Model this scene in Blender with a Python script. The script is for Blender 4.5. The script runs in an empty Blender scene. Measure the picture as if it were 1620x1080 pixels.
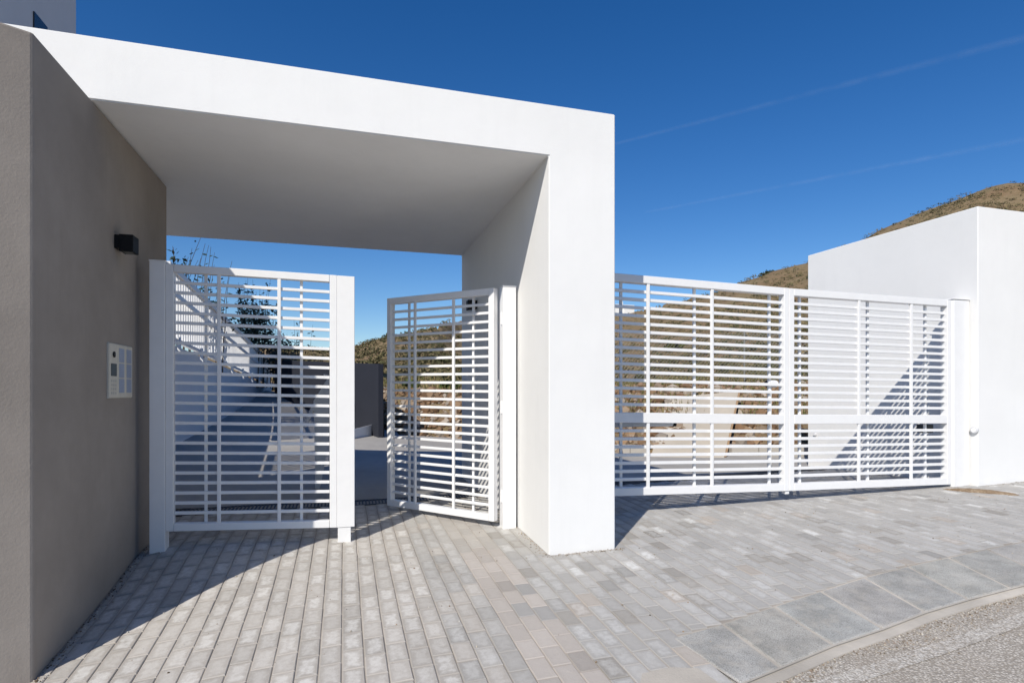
import bpy, bmesh, math, random
import numpy as np
from mathutils import Vector, noise
random.seed(7); rng = np.random.default_rng(7)
S = bpy.context.scene
COL = S.collection

# ------------------------------------------------------------------ camera
F_PX, HX, HY = 905.0, 544.0, 618.0          # focal length and vanishing point of the driveway, in photo pixels
CZ = 1.30                                   # eye height above the foot of the white pillar
YAW = math.atan((810 - HX) / F_PX)
SY, CY = math.sin(YAW), math.cos(YAW)
cam = bpy.data.cameras.new('camera'); cam_o = bpy.data.objects.new('camera', cam); COL.objects.link(cam_o)
cam_o.location = (0, 0, CZ); cam_o.rotation_euler = (math.radians(90), 0, -YAW)
cam.sensor_width = 36; cam.lens = F_PX / 1620 * 36; cam.shift_y = (HY - 540) / 1620
cam.clip_start = .05; cam.clip_end = 90000
S.camera = cam_o

# ------------------------------------------------------------------ light
SUN = Vector((1.0, 1.155, -1.30)).normalized()
W = bpy.data.worlds.new("World"); S.world = W; W.use_nodes = True
nt = W.node_tree
sky = nt.nodes.new('ShaderNodeTexSky'); sky.sky_type = 'NISHITA'; sky.sun_disc = False
sky.sun_elevation = math.asin(-SUN.z); sky.sun_rotation = math.atan2(-SUN.x, -SUN.y)
sky.altitude = 300; sky.air_density = 1.0; sky.dust_density = 0.3; sky.ozone_density = 3.0
bg = nt.nodes['Background']; bg.inputs['Strength'].default_value = 0.115
hsv = nt.nodes.new('ShaderNodeHueSaturation'); hsv.inputs['Saturation'].default_value = 1.35; hsv.inputs['Hue'].default_value = .509   # the clear, polarised blue of the photograph
nt.links.new(sky.outputs[0], hsv.inputs['Color']); nt.links.new(hsv.outputs[0], bg.inputs['Color'])
sl = bpy.data.lights.new('sun', 'SUN'); sl.energy = 5.0; sl.angle = math.radians(.5); sl.color = (1, .94, .84)
so = bpy.data.objects.new('sun', sl); COL.objects.link(so); so.location = (-20, -20, 30)
so.rotation_euler = SUN.to_track_quat('-Z', 'Y').to_euler()
vs = S.view_settings
vs.view_transform = 'Standard'; vs.look = 'None'; vs.gamma = 1; vs.exposure = -0.02; vs.use_curve_mapping = False

# ------------------------------------------------------------------ helpers
def ray(px, py):
    u = (px - 810) / F_PX
    return np.array([SY + CY * u, CY - SY * u, (HY - py) / F_PX])
def onY(px, py, Y):
    r = ray(px, py); p = r * (Y / r[1]); return Vector((p[0], p[1], p[2] + CZ))
def onX(px, py, X):
    r = ray(px, py); p = r * (X / r[0]); return Vector((p[0], p[1], p[2] + CZ))
def onZ(px, py, z):
    r = ray(px, py); p = r * ((z - CZ) / r[2]); return Vector((p[0], p[1], z))
def onT(px, py, t):
    p = ray(px, py) * t; return Vector((p[0], p[1], p[2] + CZ))
def proj(x, y, z):
    d = x * SY + y * CY
    return 810 + F_PX * (x * CY - y * SY) / d, HY - F_PX * (z - CZ) / d, d

class MB:
    def __init__(s): s.v = []; s.f = []; s.uv = []
    def hexa(s, p):            # p: 4 bottom (ccw from above) + 4 top
        n = len(s.v); s.v += [tuple(q) for q in p]
        s.f += [tuple(n + i for i in f) for f in ((3,2,1,0),(4,5,6,7),(0,1,5,4),(1,2,6,5),(2,3,7,6),(3,0,4,7))]
        return s
    def box(s, x0, x1, y0, y1, z0, z1):
        return s.hexa([(x0,y0,z0),(x1,y0,z0),(x1,y1,z0),(x0,y1,z0),(x0,y0,z1),(x1,y0,z1),(x1,y1,z1),(x0,y1,z1)])
    def prism(s, poly, z0, z1):
        n = len(s.v); k = len(poly)
        g = lambda z, q: z(q) if callable(z) else z
        s.v += [(q[0], q[1], g(z0, q)) for q in poly] + [(q[0], q[1], g(z1, q)) for q in poly]
        s.f.append(tuple(n + i for i in reversed(range(k)))); s.f.append(tuple(n + k + i for i in range(k)))
        for i in range(k):
            j = (i + 1) % k; s.f.append((n + i, n + j, n + k + j, n + k + i))
        return s
    def tube(s, a, b, r0, r1=None, seg=8, caps=True):
        a, b = Vector(a), Vector(b); r1 = r0 if r1 is None else r1
        d = (b - a).normalized(); u = d.orthogonal().normalized(); w = d.cross(u); n = len(s.v)
        for c, r in ((a, r0), (b, r1)):
            for i in range(seg):
                t = 2 * math.pi * i / seg; s.v.append(tuple(c + (u * math.cos(t) + w * math.sin(t)) * r))
        for i in range(seg):
            j = (i + 1) % seg; s.f.append((n + i, n + j, n + seg + j, n + seg + i))
        if caps:
            s.f.append(tuple(n + i for i in reversed(range(seg)))); s.f.append(tuple(n + seg + i for i in range(seg)))
        return s
    def quad(s, a, b, c, d):
        n = len(s.v); s.v += [tuple(a), tuple(b), tuple(c), tuple(d)]; s.f.append((n, n+1, n+2, n+3)); return s
    def build(s, name, mat, parent=None, bevel=0, segs=1, smooth=False, loc=None):
        me = bpy.data.meshes.new(name); me.from_pydata(s.v, [], s.f); me.update()
        if bevel:
            bm = bmesh.new(); bm.from_mesh(me)
            es = [e for e in bm.edges if len(e.link_faces) == 2 and e.calc_face_angle(0) > .5]
            bmesh.ops.bevel(bm, geom=es, offset=bevel, segments=segs, affect='EDGES', profile=.5)
            bm.to_mesh(me); bm.free()
        if smooth: me.polygons.foreach_set('use_smooth', [True] * len(me.polygons))
        if mat: me.materials.append(mat)
        o = bpy.data.objects.new(name, me); COL.objects.link(o)
        if loc is not None: o.location = loc
        if parent: o.parent = parent
        return o

def tag(o, label=None, cat=None, group=None, kind=None):
    if label: o['label'] = label
    if cat: o['category'] = cat
    if group: o['group'] = group
    if kind: o['kind'] = kind
    return o
def thing(name, label, cat, loc=(0,0,0), rz=0, group=None):
    o = bpy.data.objects.new(name, None); COL.objects.link(o); o.empty_display_size = .2
    o.location = loc; o.rotation_euler = (0, 0, rz)
    return tag(o, label, cat, group)
def copy_tree(o, parent=None):
    c = o.copy(); COL.objects.link(c)
    if parent: c.parent = parent
    for ch in list(o.children): copy_tree(ch, c)
    return c

# ------------------------------------------------------------------ materials
class NT:
    def __init__(s, name):
        s.m = bpy.data.materials.new(name); s.m.use_nodes = True; s.t = s.m.node_tree
        s.b = s.t.nodes['Principled BSDF']; s.out = s.t.nodes['Material Output']
    def n(s, typ, **k):
        o = s.t.nodes.new(typ)
        for a, v in k.items(): setattr(o, a, v)
        return o
    def L(s, a, b): s.t.links.new(a, b)
    def noise(s, scale, detail=4, rough=.6, vec=None, dist=0):
        o = s.n('ShaderNodeTexNoise'); o.inputs['Scale'].default_value = scale; o.inputs['Detail'].default_value = detail
        o.inputs['Roughness'].default_value = rough; o.inputs['Distortion'].default_value = dist
        s.L(vec if vec else s.pos(), o.inputs['Vector']); return o.outputs['Fac']
    def pos(s):
        if not hasattr(s, '_p'): s._p = s.n('ShaderNodeNewGeometry').outputs['Position']
        return s._p
    def ramp(s, fac, stops):
        o = s.n('ShaderNodeValToRGB'); e = o.color_ramp.elements
        for i, (p, c) in enumerate(stops):
            if i >= 2: e.new(p)
            e[i].position = p; e[i].color = (*c, 1) if len(c) == 3 else c
        s.L(fac, o.inputs['Fac']); return o.outputs['Color']
    def mix(s, fac, a, b, mode='MIX'):
        o = s.n('ShaderNodeMix', data_type='RGBA', blend_type=mode)
        for v, i in ((fac, 0), (a, 6), (b, 7)):
            if isinstance(v, (int, float)): o.inputs[i].default_value = v
            elif isinstance(v, tuple): o.inputs[i].default_value = (*v, 1)
            else: s.L(v, o.inputs[i])
        return o.outputs[2]
    def math(s, op, a, b=0.0, c=0.0):
        o = s.n('ShaderNodeMath', operation=op)
        for v, i in ((a, 0), (b, 1), (c, 2)):
            if isinstance(v, (int, float)): o.inputs[i].default_value = v
            else: s.L(v, o.inputs[i])
        return o.outputs[0]
    def bump(s, h, strength=.3, dist=.01):
        o = s.n('ShaderNodeBump'); o.inputs['Strength'].default_value = strength; o.inputs['Distance'].default_value = dist
        s.L(h, o.inputs['Height']); s.L(o.outputs[0], s.b.inputs['Normal'])
    def col(s, c):
        if isinstance(c, tuple): s.b.inputs['Base Color'].default_value = (*c, 1)
        else: s.L(c, s.b.inputs['Base Color'])
    def set(s, rough=.7, metal=0, spec=.3):
        s.b.inputs['Roughness'].default_value = rough; s.b.inputs['Metallic'].default_value = metal
        s.b.inputs['Specular IOR Level'].default_value = spec; return s

def stucco(name, base, var, bump=.5, scale=1.0, stain=.0):
    k = NT(name); k.set(.88, 0, .2)
    big = k.noise(1.1, 5, .62); mid = k.noise(7, 4, .6); fine = k.noise(130 * scale, 3, .65)
    a = tuple(c * (1 - var) for c in base); b = tuple(min(.86, c * (1 + var)) for c in base)
    c = k.ramp(big, [(.3, a), (.7, b)])
    c = k.mix(k.math('MULTIPLY', k.ramp(mid, [(.45, (0,0,0)), (.75, (1,1,1))]), var * 1.6), c, tuple(x * .86 for x in base))
    if stain:
        sep = k.n('ShaderNodeSeparateXYZ'); k.L(k.pos(), sep.inputs[0])
        mp = k.n('ShaderNodeMapping'); mp.inputs['Scale'].default_value = (5, 5, .5); k.L(k.pos(), mp.inputs[0])
        st = k.noise(1.6, 5, .65, mp.outputs[0])
        c = k.mix(k.math('MULTIPLY', k.ramp(st, [(.52, (0,0,0)), (.75, (1,1,1))]), stain), c, tuple(x * .72 for x in base))
    k.col(c)
    und = k.noise(9 * scale, 3, .5)
    h = k.math('ADD', k.math('MULTIPLY', fine, .5), k.math('MULTIPLY', und, .9))
    k.bump(h, bump, .006)
    return k.m
M = {}
M['white'] = stucco('white_render', (.765, .765, .755), .03, .28, .8, .09)
M['taupe'] = stucco('taupe_render', (.298, .264, .232), .15, .5, .6, .22)
M['shaded_grey'] = stucco('shade_darkened_render', (.026, .029, .040), .08, .4)  # render colour darkened to stand in for shade on the end wall
def plain(name, c, rough=.45, metal=0, spec=.5, var=.03, scale=30, bump=0):
    k = NT(name); k.set(rough, metal, spec)
    f = k.noise(scale, 3, .6)
    k.col(k.ramp(f, [(.3, tuple(x * (1 - var) for x in c)), (.7, tuple(min(.88, x * (1 + var)) for x in c))]))
    if bump: k.bump(k.noise(scale * 5, 3), bump, .003)
    return k.m
M['gate'] = plain('white_powder_coat', (.765, .765, .765), .4, 0, .5, .02, 9)
M['black'] = plain('black_metal', (.010, .010, .010), .6, 0, .2)
M['dark'] = plain('dark_steel', (.05, .052, .058), .55, .3)
M['cream'] = plain('cream_aluminium', (.60, .56, .47), .4)
M['bluelabel'] = plain('blue_name_plate', (.30, .35, .46), .3)
M['screen'] = plain('display_glass', (.02, .035, .035), .12)
M['key'] = plain('key_grey', (.47, .46, .42), .4)
M['grey_plastic'] = plain('pale_grey_plastic', (.55, .56, .58), .45)
M['concrete'] = stucco('concrete', (.36, .34, .31), .13, .5, .6)
M['beige_concrete'] = stucco('beige_concrete', (.43, .385, .32), .12, .5, .5)
M['ochre'] = plain('ochre_edge', (.36, .24, .14), .8, 0, .2, .2, 12)
M['joint'] = stucco('joint_sand', (.37, .335, .295), .25, .8, .7)
M['mortar'] = stucco('mortar', (.45, .415, .365), .28, .9, .7)
M['bark'] = plain('bark', (.06, .045, .03), .9, 0, .2, .3, 20)
M['fence'] = plain('galvanised', (.24, .235, .22), .6, .3)
M['glass_dark'] = plain('dark_window', (.03, .035, .04), .1)

def driveway_mat():
    k = NT('driveway_concrete'); k.set(.85, 0, .25)
    big = k.noise(.9, 6, .65); mid = k.noise(14, 4, .6)
    c = k.ramp(big, [(.3, (.30, .285, .265)), (.7, (.40, .385, .36))])
    c = k.mix(k.math('MULTIPLY', k.ramp(mid, [(.5, (0,0,0)), (.75, (1,1,1))]), .4), c, (.25, .235, .22))
    k.col(c); k.bump(k.noise(90, 4, .7), .4, .006); return k.m
M['driveway'] = driveway_mat()

def road_mat(paint=False):
    k = NT('road_paint' if paint else 'worn_asphalt'); k.set(.92, 0, .2)
    vor = k.n('ShaderNodeTexVoronoi'); vor.inputs['Scale'].default_value = 85; k.L(k.pos(), vor.inputs['Vector'])
    hs = k.n('ShaderNodeSeparateColor'); k.L(vor.outputs['Color'], hs.inputs[0])
    stone = k.ramp(hs.outputs[0], [(0, (.36, .33, .29)), (.5, (.56, .52, .465)), (1, (.70, .66, .60))])
    c = k.mix(k.ramp(vor.outputs['Distance'], [(.25, (0,0,0)), (.62, (1,1,1))]), stone, (.29, .262, .225))
    big = k.noise(2.2, 5, .7)
    c = k.mix(k.math('MULTIPLY', k.ramp(big, [(.45, (0,0,0)), (.7, (1,1,1))]), .45), c, (.33, .285, .235))
    dust = k.noise(6, 6, .7)
    c = k.mix(k.math('MULTIPLY', k.ramp(dust, [(.5, (0,0,0)), (.8, (1,1,1))]), .5), c, (.50, .455, .40))
    if paint:
        f = k.noise(38, 6, .75)
        c = k.mix(k.math('MULTIPLY', k.ramp(f, [(.46, (0,0,0)), (.60, (1,1,1))]), .5), c, (.70, .68, .64))
    k.col(c); k.bump(k.math('ADD', k.math('MULTIPLY', vor.outputs['Distance'], -1.0), k.math('MULTIPLY', k.noise(160, 3), .6)), .7, .008)
    return k.m
M['road'] = road_mat(); M['paint'] = road_mat(True)

def paver_mat(name, attr):
    k = NT(name); k.set(.86, 0, .25)
    if attr:
        a = k.n('ShaderNodeAttribute', attribute_name='pcol'); base = a.outputs['Color']; alpha = a.outputs['Alpha']
    else:
        a = k.n('ShaderNodeObjectInfo'); base = a.outputs['Color']; alpha = a.outputs['Alpha']
    uv = k.n('ShaderNodeUVMap'); uv.uv_map = 'uv'
    nz = k.noise(32, 5, .65); n2 = k.noise(15, 4, .65); n3 = k.noise(70, 4, .7)
    sep = k.n('ShaderNodeSeparateXYZ'); k.L(uv.outputs[0], sep.inputs[0])
    d = k.math('MINIMUM', sep.outputs[0], sep.outputs[1])      # metres to the nearest edge along each axis, stored in the map
    d = k.math('ADD', d, k.math('MULTIPLY', k.math('SUBTRACT', nz, .5), .085))
    lite = k.n('ShaderNodeMapRange', interpolation_type='SMOOTHSTEP'); k.L(d, lite.inputs[0])
    lite.inputs[1].default_value = .006; lite.inputs[2].default_value = .042
    amt = k.math('MULTIPLY', k.math('MULTIPLY', lite.outputs[0], alpha), k.math('ADD', .45, k.math('MULTIPLY', n3, 1.0)))
    edge = k.mix(1.0, base, (.74, .715, .69), 'MULTIPLY')
    c = k.mix(amt, edge, k.mix(.36, base, (.70, .69, .665)))
    c = k.mix(k.math('MULTIPLY', k.ramp(n2, [(.52, (0,0,0)), (.8, (1,1,1))]), .35), c, k.mix(1.0, base, (.72, .69, .66), 'MULTIPLY'))
    sp = k.noise(240, 3, .7)
    c = k.mix(k.math('MULTIPLY', k.ramp(sp, [(.6, (0,0,0)), (.75, (1,1,1))]), .35), c, (.2, .185, .17))
    k.col(c); k.bump(k.math('ADD', k.noise(140, 4, .7), k.math('MULTIPLY', k.noise(18, 2), 1.2)), .5, .004)
    return k.m
M['paver'] = paver_mat('paver_single', False); M['pavers'] = paver_mat('paver_mass', True)
def slab_mat():
    k = NT('kerb_slab_stone'); k.set(.85, 0, .25)
    oi = k.n('ShaderNodeObjectInfo')
    big = k.noise(5, 5, .65); gr = k.noise(170, 3, .7)
    c = k.ramp(big, [(.32, (.30, .298, .28)), (.68, (.49, .482, .455))])
    c = k.mix(.5, c, oi.outputs['Color'], 'MULTIPLY')
    c = k.mix(k.ramp(gr, [(.46, (0,0,0)), (.66, (.7, .7, .7))]), c, (.13, .12, .105))
    dirt = k.noise(9, 6, .7)
    c = k.mix(k.math('MULTIPLY', k.ramp(dirt, [(.48, (0,0,0)), (.70, (1,1,1))]), .6), c, (.45, .415, .365))
    k.col(c); k.bump(k.noise(160, 4, .7), .6, .005); return k.m
M['slab'] = slab_mat()

def hill_mat():
    k = NT('dry_hillside'); k.set(.95, 0, .1)
    a = k.noise(.09, 7, .65); b = k.noise(.9, 6, .7); c3 = k.noise(6, 5, .7)
    c = k.ramp(a, [(.35, (.215, .142, .085)), (.5, (.235, .170, .102)), (.66, (.235, .185, .110))])
    c = k.mix(k.ramp(b, [(.45, (0,0,0)), (.62, (.75, .75, .75))]), c, (.16, .125, .060))
    c = k.mix(k.ramp(c3, [(.55, (0,0,0)), (.72, (.5, .5, .5))]), c, (.11, .085, .045))
    k.col(c); k.bump(k.math('ADD', b, c3), .8, .15); return k.m
M['hill'] = hill_mat()
def attr_mat(name, rough=.9, trans=0):
    k = NT(name); k.set(rough, 0, .15)
    a = k.n('ShaderNodeAttribute', attribute_name='pcol')
    k.col(k.mix(k.math('MULTIPLY', k.noise(9, 3), .5), a.outputs['Color'], k.mix(1.0, a.outputs['Color'], (.55, .55, .5), 'MULTIPLY')))
    return k.m
M['scrub'] = attr_mat('scrub_leaves'); M['rock'] = attr_mat('rock')
M['leaf'] = plain('dark_green_leaf', (.026, .048, .036), .6, 0, .3, .4, 15)
def dirt_mat():
    k = NT('brown_dirt'); k.set(.95, 0, .1)
    c = k.ramp(k.noise(9, 5, .7), [(.35, (.17, .115, .072)), (.65, (.30, .225, .15))])
    c = k.mix(k.ramp(k.noise(75, 4, .7), [(.55, (0,0,0)), (.66, (.8,.8,.8))]), c, (.46, .40, .32))
    k.col(c); k.bump(k.noise(60, 4, .7), 1, .01); return k.m
M['dirt'] = dirt_mat()

# ------------------------------------------------------------------ ground form: a smooth surface through surveyed spots
CTRL = np.array([(-1.5,3.46,-1.45),(-1.5,4.18,-1.37),(-1.5,4.6,-1.305),(-1.5,5.0,-1.245),(-1.36,4.9,-1.215),(-1.5,5.6,-1.185),(-1.5,2.0,-1.56),(-4,3.4,-1.55),(-4,1.5,-1.62),
 (0,2.0,-1.43),(0,2.9,-1.37),(0,4.95,-1.240),(0,6.2,-1.175),(1.517,4.15,-1.265),(1.5,4.95,-1.235),(2.08,4.15,-1.257),(1.5,6.2,-1.185),
 (1.87,2.756,-1.332),(5.25,3.254,-1.216),(7.27,5.0,-1.116),(7.27,7.5,-1.2),(4.5,6.3,-1.175),(4.6,5.05,-1.175),(3.5,2.0,-1.36),(9,4.2,-1.06),(9,2,-1.15),
 (-2.5,10,-.83),(-2.5,22,.17),(0,10,-1.03),(0,18,-.58),(.8,13,-.97),(2,12,-1.1),(4,10,-1.18),(8,10,-1.2),(12,10,-1.2),(12,4,-1.0),(12,0,-1.1),(0,-4,-1.5),(-6,-4,-1.75),(8,-4,-1.3),(2,20,-.8),(-2.6,6.2,-1.12)], float)
def _phi(r): return np.where(r > 1e-9, r * r * np.log(np.maximum(r, 1e-9)), 0)
_n = len(CTRL); _A = np.zeros((_n + 3, _n + 3)); _xy = CTRL[:, :2]
_A[:_n, :_n] = _phi(np.linalg.norm(_xy[:, None] - _xy[None], axis=2)) + np.eye(_n) * .02
_A[:_n, _n] = 1; _A[:_n, _n+1:] = _xy; _A[_n, :_n] = 1; _A[_n+1:, :_n] = _xy.T
_w = np.linalg.solve(_A, np.concatenate([CTRL[:, 2], np.zeros(3)]))
def G(x, y):
    x = np.asarray(x, float); y = np.asarray(y, float)
    r = np.sqrt((x[..., None] - _xy[:, 0])**2 + (y[..., None] - _xy[:, 1])**2)
    z = (_phi(r) * _w[:_n]).sum(-1) + _w[_n] + _w[_n+1] * x + _w[_n+2] * y + CZ
    return z
def g(x, y): return float(G(x, y))
def hit(px, py, dz=0):                      # where the sight line of a photo pixel meets the ground
    r = ray(px, py); t0, t1 = .5, 40.
    f = lambda t: CZ + r[2] * t - g(r[0] * t, r[1] * t) - dz
    prev = t0
    for t in np.linspace(.6, 40, 160):
        if f(t) < 0:
            t0, t1 = prev, t; break
        prev = t
    for _ in range(40):
        m = (t0 + t1) / 2
        if f(m) > 0: t0 = m
        else: t1 = m
    return Vector((r[0] * t1, r[1] * t1, CZ + r[2] * t1))
def sheet(name, inside, x0, x1, y0, y1, step, dz, mat, extra=None):
    nx = int((x1 - x0) / step) + 1; ny = int((y1 - y0) / step) + 1
    xs = np.linspace(x0, x1, nx); ys = np.linspace(y0, y1, ny)
    XX, YY = np.meshgrid(xs, ys, indexing='ij'); ZZ = G(XX, YY) + dz
    m = MB(); m.v = list(zip(XX.ravel().tolist(), YY.ravel().tolist(), ZZ.ravel().tolist()))
    for i in range(nx - 1):
        for j in range(ny - 1):
            if inside((xs[i] + xs[i+1]) / 2, (ys[j] + ys[j+1]) / 2):
                m.f.append((i*ny+j, (i+1)*ny+j, (i+1)*ny+j+1, i*ny+j+1))
    return tag(m.build(name, mat, smooth=True), kind='structure')

# kerb slabs: inner and outer edge, surveyed on the ground
IN_ = [(1062,1008),(1142,985.5),(1223,958),(1297,934),(1366,912.5),(1435,895),(1499,881),(1560,868),(1622,855.5)]
OUT = [(1173,1082),(1236,1056),(1320,1020.5),(1398,994.5),(1465,968.5),(1533,948),(1600,930.5)]
KI = [hit(*p) for p in IN_]; KO = [hit(*p) for p in OUT]
for k in range(len(KO), len(KI)): KO.append(KI[k] + (KO[6] - KI[6]) * 1.0)
while KI[-1].x < 11:
    d = KI[-1] - KI[-2]; o = KO[-1] - KI[-1]
    n_ = KI[-1] + Vector((d.x * 1.03, d.y * 1.0, 0)); n_.z = g(n_.x, n_.y); KI.append(n_)
    q = n_ + o; q.z = g(q.x, q.y); KO.append(q)
def interp_line(pts, x):
    for a, b in zip(pts, pts[1:]):
        if a.x <= x <= b.x: return a.y + (b.y - a.y) * (x - a.x) / (b.x - a.x)
    return pts[0].y if x < pts[0].x else pts[-1].y
def front_limit(x):                          # pavers stop here towards the road
    return interp_line(KI, x) if x > KI[0].x else 2.05
def dr_y(x): return 6.02 + .12 * (x + 1.5)   # the drain across the driveway

road = sheet('road', lambda x, y: y < (interp_line(KO, x) + .05 if x > KO[0].x else 2.3), -9, 13, -6, 4.4, .16, -.022, M['road'])
pave = sheet('pavement', lambda x, y: y > front_limit(x) - .22 and y < dr_y(x) + .2, -3.4, 9.6, 1.9, 8.0, .14, -.0065, M['joint'])
def drive_in(x, y):
    lim = 20.5 if x < 1.2 else (13.2 if x < 2.8 else 9.9)
    return y > dr_y(x) + .1 and y < lim
drive = sheet('driveway', drive_in, -2.6, 13, 5.8, 21.5, .2, -.004, M['driveway'])

# gutter strip of concrete between the kerb slabs and the asphalt
m = MB()
for a, b in zip(KO, KO[1:]):
    na = Vector((a.x - KI[0].x, 0, 0)); w = .055
    d = (b - a); nrm = Vector((d.y, -d.x, 0)).normalized()
    def gp(p, q): v = p + nrm * q; return (v.x, v.y, g(v.x, v.y))
    p0, p1, p2, p3 = gp(a, w), gp(b, w), gp(b, -.03), gp(a, -.03)
    m.hexa([(*p0[:2], p0[2]-.08), (*p1[:2], p1[2]-.08), (*p2[:2], p2[2]-.08), (*p3[:2], p3[2]-.08),
            (*p0[:2], p0[2]-.016), (*p1[:2], p1[2]-.016), (*p2[:2], p2[2]-.008), (*p3[:2], p3[2]-.008)])
gut = m.build('gutter', M['mortar']); tag(gut, kind='structure')
# faded white edge line on the asphalt
m = MB(); P0, P1 = hit(1318, 1080, -.018), hit(1625, 975, -.018)
dl = (P1 - P0).normalized(); nl = Vector((dl.y, -dl.x, 0)).normalized(); N_ = 60
for k in range(N_):
    a = P0 + dl * (-2 + k * .16); b = P0 + dl * (-2 + (k + 1) * .16); q = []
    for p, w in ((a, .045), (b, .045), (b, -.045), (a, -.045)):
        v = p + nl * w; q.append((v.x, v.y, g(v.x, v.y) - .018))
    m.quad(*q)
tag(m.build('edge_line', M['paint'], road), 'faded white paint line along the edge of the asphalt')

# ------------------------------------------------------------------ pavers
PW, PL, GAP = .110, .186, .0045
def paver_geo(w, l, h=.05, b=.004):
    w /= 2; l /= 2
    z = [(-w, -l, -h), (w, -l, -h), (w, l, -h), (-w, l, -h), (-w, -l, -b), (w, -l, -b), (w, l, -b), (-w, l, -b),
         (-w+b, -l+b, 0), (w-b, -l+b, 0), (w-b, l-b, 0), (-w+b, l-b, 0)]
    f = [(0,1,5,4),(1,2,6,5),(2,3,7,6),(3,0,4,7),(4,5,9,8),(5,6,10,9),(6,7,11,10),(7,4,8,11)]
    # top: a small grid, so that the distance-to-edge map is linear inside every face
    iw, il = min(.036, w * .62), min(.036, l * .62); tx = [-w+b, -w+iw, w-iw, w-b]; ty = [-l+b, -l+il, l-il, l-b]; n0 = len(z)
    ids = {}
    for i in range(4):
        for j in range(4):
            c = {(0,0):8,(3,0):9,(3,3):10,(0,3):11}.get((i,j))
            if c is None: z.append((tx[i], ty[j], 0)); c = len(z) - 1
            ids[i,j] = c
    for i in range(3):
        for j in range(3): f.append((ids[i,j], ids[i+1,j], ids[i+1,j+1], ids[i,j+1]))
    e = [(w - abs(p[0]), l - abs(p[1])) for p in z]
    return z, f, e
def paver_mesh(w, l):
    z, f, e = paver_geo(w, l); me = bpy.data.meshes.new('paver'); me.from_pydata(z, [], f)
    uv = me.uv_layers.new(name='uv')
    for lp in me.loops: uv.data[lp.index].uv = e[lp.vertex_index]
    me.materials.append(M['paver']); return me
def paver_colour(x, y):
    r = random.random
    j = 1.06 + (r() - .5) * .20
    if x < .56: c, a = (.49, .472, .443), .35 + .65 * r()
    elif x < .88: c, a = ((.45, .445, .43) if r() < .75 else (.48, .46, .43)), .2 + .5 * r()
    elif x < 1.19: c, a = ((.52, .49, .46) if r() < .88 else (.43, .43, .425)) if y < 4.45 else (.49, .475, .45), .05 + .12 * r()
    else:
        c, a = (.47, .47, .46), .10 + .6 * r() ** 1.5
        if r() < .07: c = (.39, .38, .36)
        if r() < .03: c, a = (.54, .54, .525), 1
        if r() < .04: c = (.465, .435, .40)
    if r() < .05: j *= .82
    return tuple(q * j for q in c), a
cand = []
ncol = int(12.6 / PW)
for ci in range(ncol):
    x = -3.2 + PW * (ci + .5)
    off = (ci % 2) * PL * .5 + (random.random() - .5) * .035
    y = 1.9 + off; 
    while y < dr_y(x) - .08:
        ya, yb = y + GAP / 2, y + PL - GAP / 2; y += PL
        lim = front_limit(x) + (.012 if x > KI[0].x else 0)
        if yb < lim + .03 or (ya + yb) / 2 > dr_y(x) - .1: continue
        ya = max(ya, lim)
        xa, xb = x - PW / 2 + GAP / 2, x + PW / 2 - GAP / 2
        # cut against walls
        if xa < -1.50 and xb > -1.50 and yb > 3.45: xa = -1.495 + .012
        elif xb <= -1.49 and yb > 3.40: continue
        if 1.517 - .02 < x < 2.08 + .02 and ya > 4.10: continue
        if 1.517 < x < 2.08 and yb > 4.15: yb = 4.145
        if x > 7.1 and yb > 4.9:
            if ya > 4.88 and x > 7.155: continue
            if x > 7.155: yb = 4.905
            elif xb > 7.15: xb = 7.15
        if xb - xa < .02 or yb - ya < .025: continue
        cand.append(((xa + xb) / 2, (ya + yb) / 2, xb - xa, yb - ya))
def shown(c):
    X, Y, d = proj(c[0], c[1], g(c[0], c[1]))
    if not (-20 < X < 1640 and Y < 1100): return 0
    if c[1] > 5.05 and (X < 262 or 533 < X < 561 or 780 < X): return 0
    return 1 / d ** 3 * (1 if c[1] < 5.1 else .3)
cand.sort(key=shown, reverse=True)
cache = {}
mass_v, mass_f, mass_uv, mass_c = [], [], [], []
for k, (x, y, w, l) in enumerate(cand):
    e = .02
    sx = (g(x + e, y) - g(x - e, y)) / (2 * e); sy_ = (g(x, y + e) - g(x, y - e)) / (2 * e)
    nrm = Vector((-sx + random.gauss(0, .006), -sy_ + random.gauss(0, .006), 1)).normalized()
    q = Vector((0, 0, 1)).rotation_difference(nrm)
    rz = random.gauss(0, .006); pz = g(x, y) + random.uniform(-.0015, .0015)
    c, a = paver_colour(x, y)
    mt = q.to_matrix() @ __import__('mathutils').Matrix.Rotation(rz, 3, 'Z')
    if k < 300:
        key = (round(w, 3), round(l, 2))
        if key not in cache: cache[key] = paver_mesh(key[0], l)
        o = bpy.data.objects.new('paver', cache[key]); COL.objects.link(o); o.parent = pave
        o.location = (x, y, pz); o.rotation_euler = mt.to_euler(); o.color = (*c, a)
    else:
        z, f, ee = paver_geo(w, l); n0 = len(mass_v)
        for v in z:
            p = mt @ Vector(v); mass_v.append((p.x + x, p.y + y, p.z + pz)); mass_c.append((*c, a))
        mass_f += [tuple(n0 + i for i in ff) for ff in f]; mass_uv += ee
me = bpy.data.meshes.new('paving'); me.from_pydata(mass_v, [], mass_f)
uv = me.uv_layers.new(name='uv'); vi = np.empty(len(me.loops), int); me.loops.foreach_get('vertex_index', vi)
uv.data.foreach_set('uv', np.array(mass_uv, np.float32)[vi].ravel())
ca = me.color_attributes.new('pcol', 'FLOAT_COLOR', 'POINT'); ca.data.foreach_set('color', np.array(mass_c, np.float32).ravel())
me.materials.append(M['pavers'])
po = bpy.data.objects.new('paver_field', me); COL.objects.link(po); po.parent = pave; po['kind'] = 'stuff'

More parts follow.
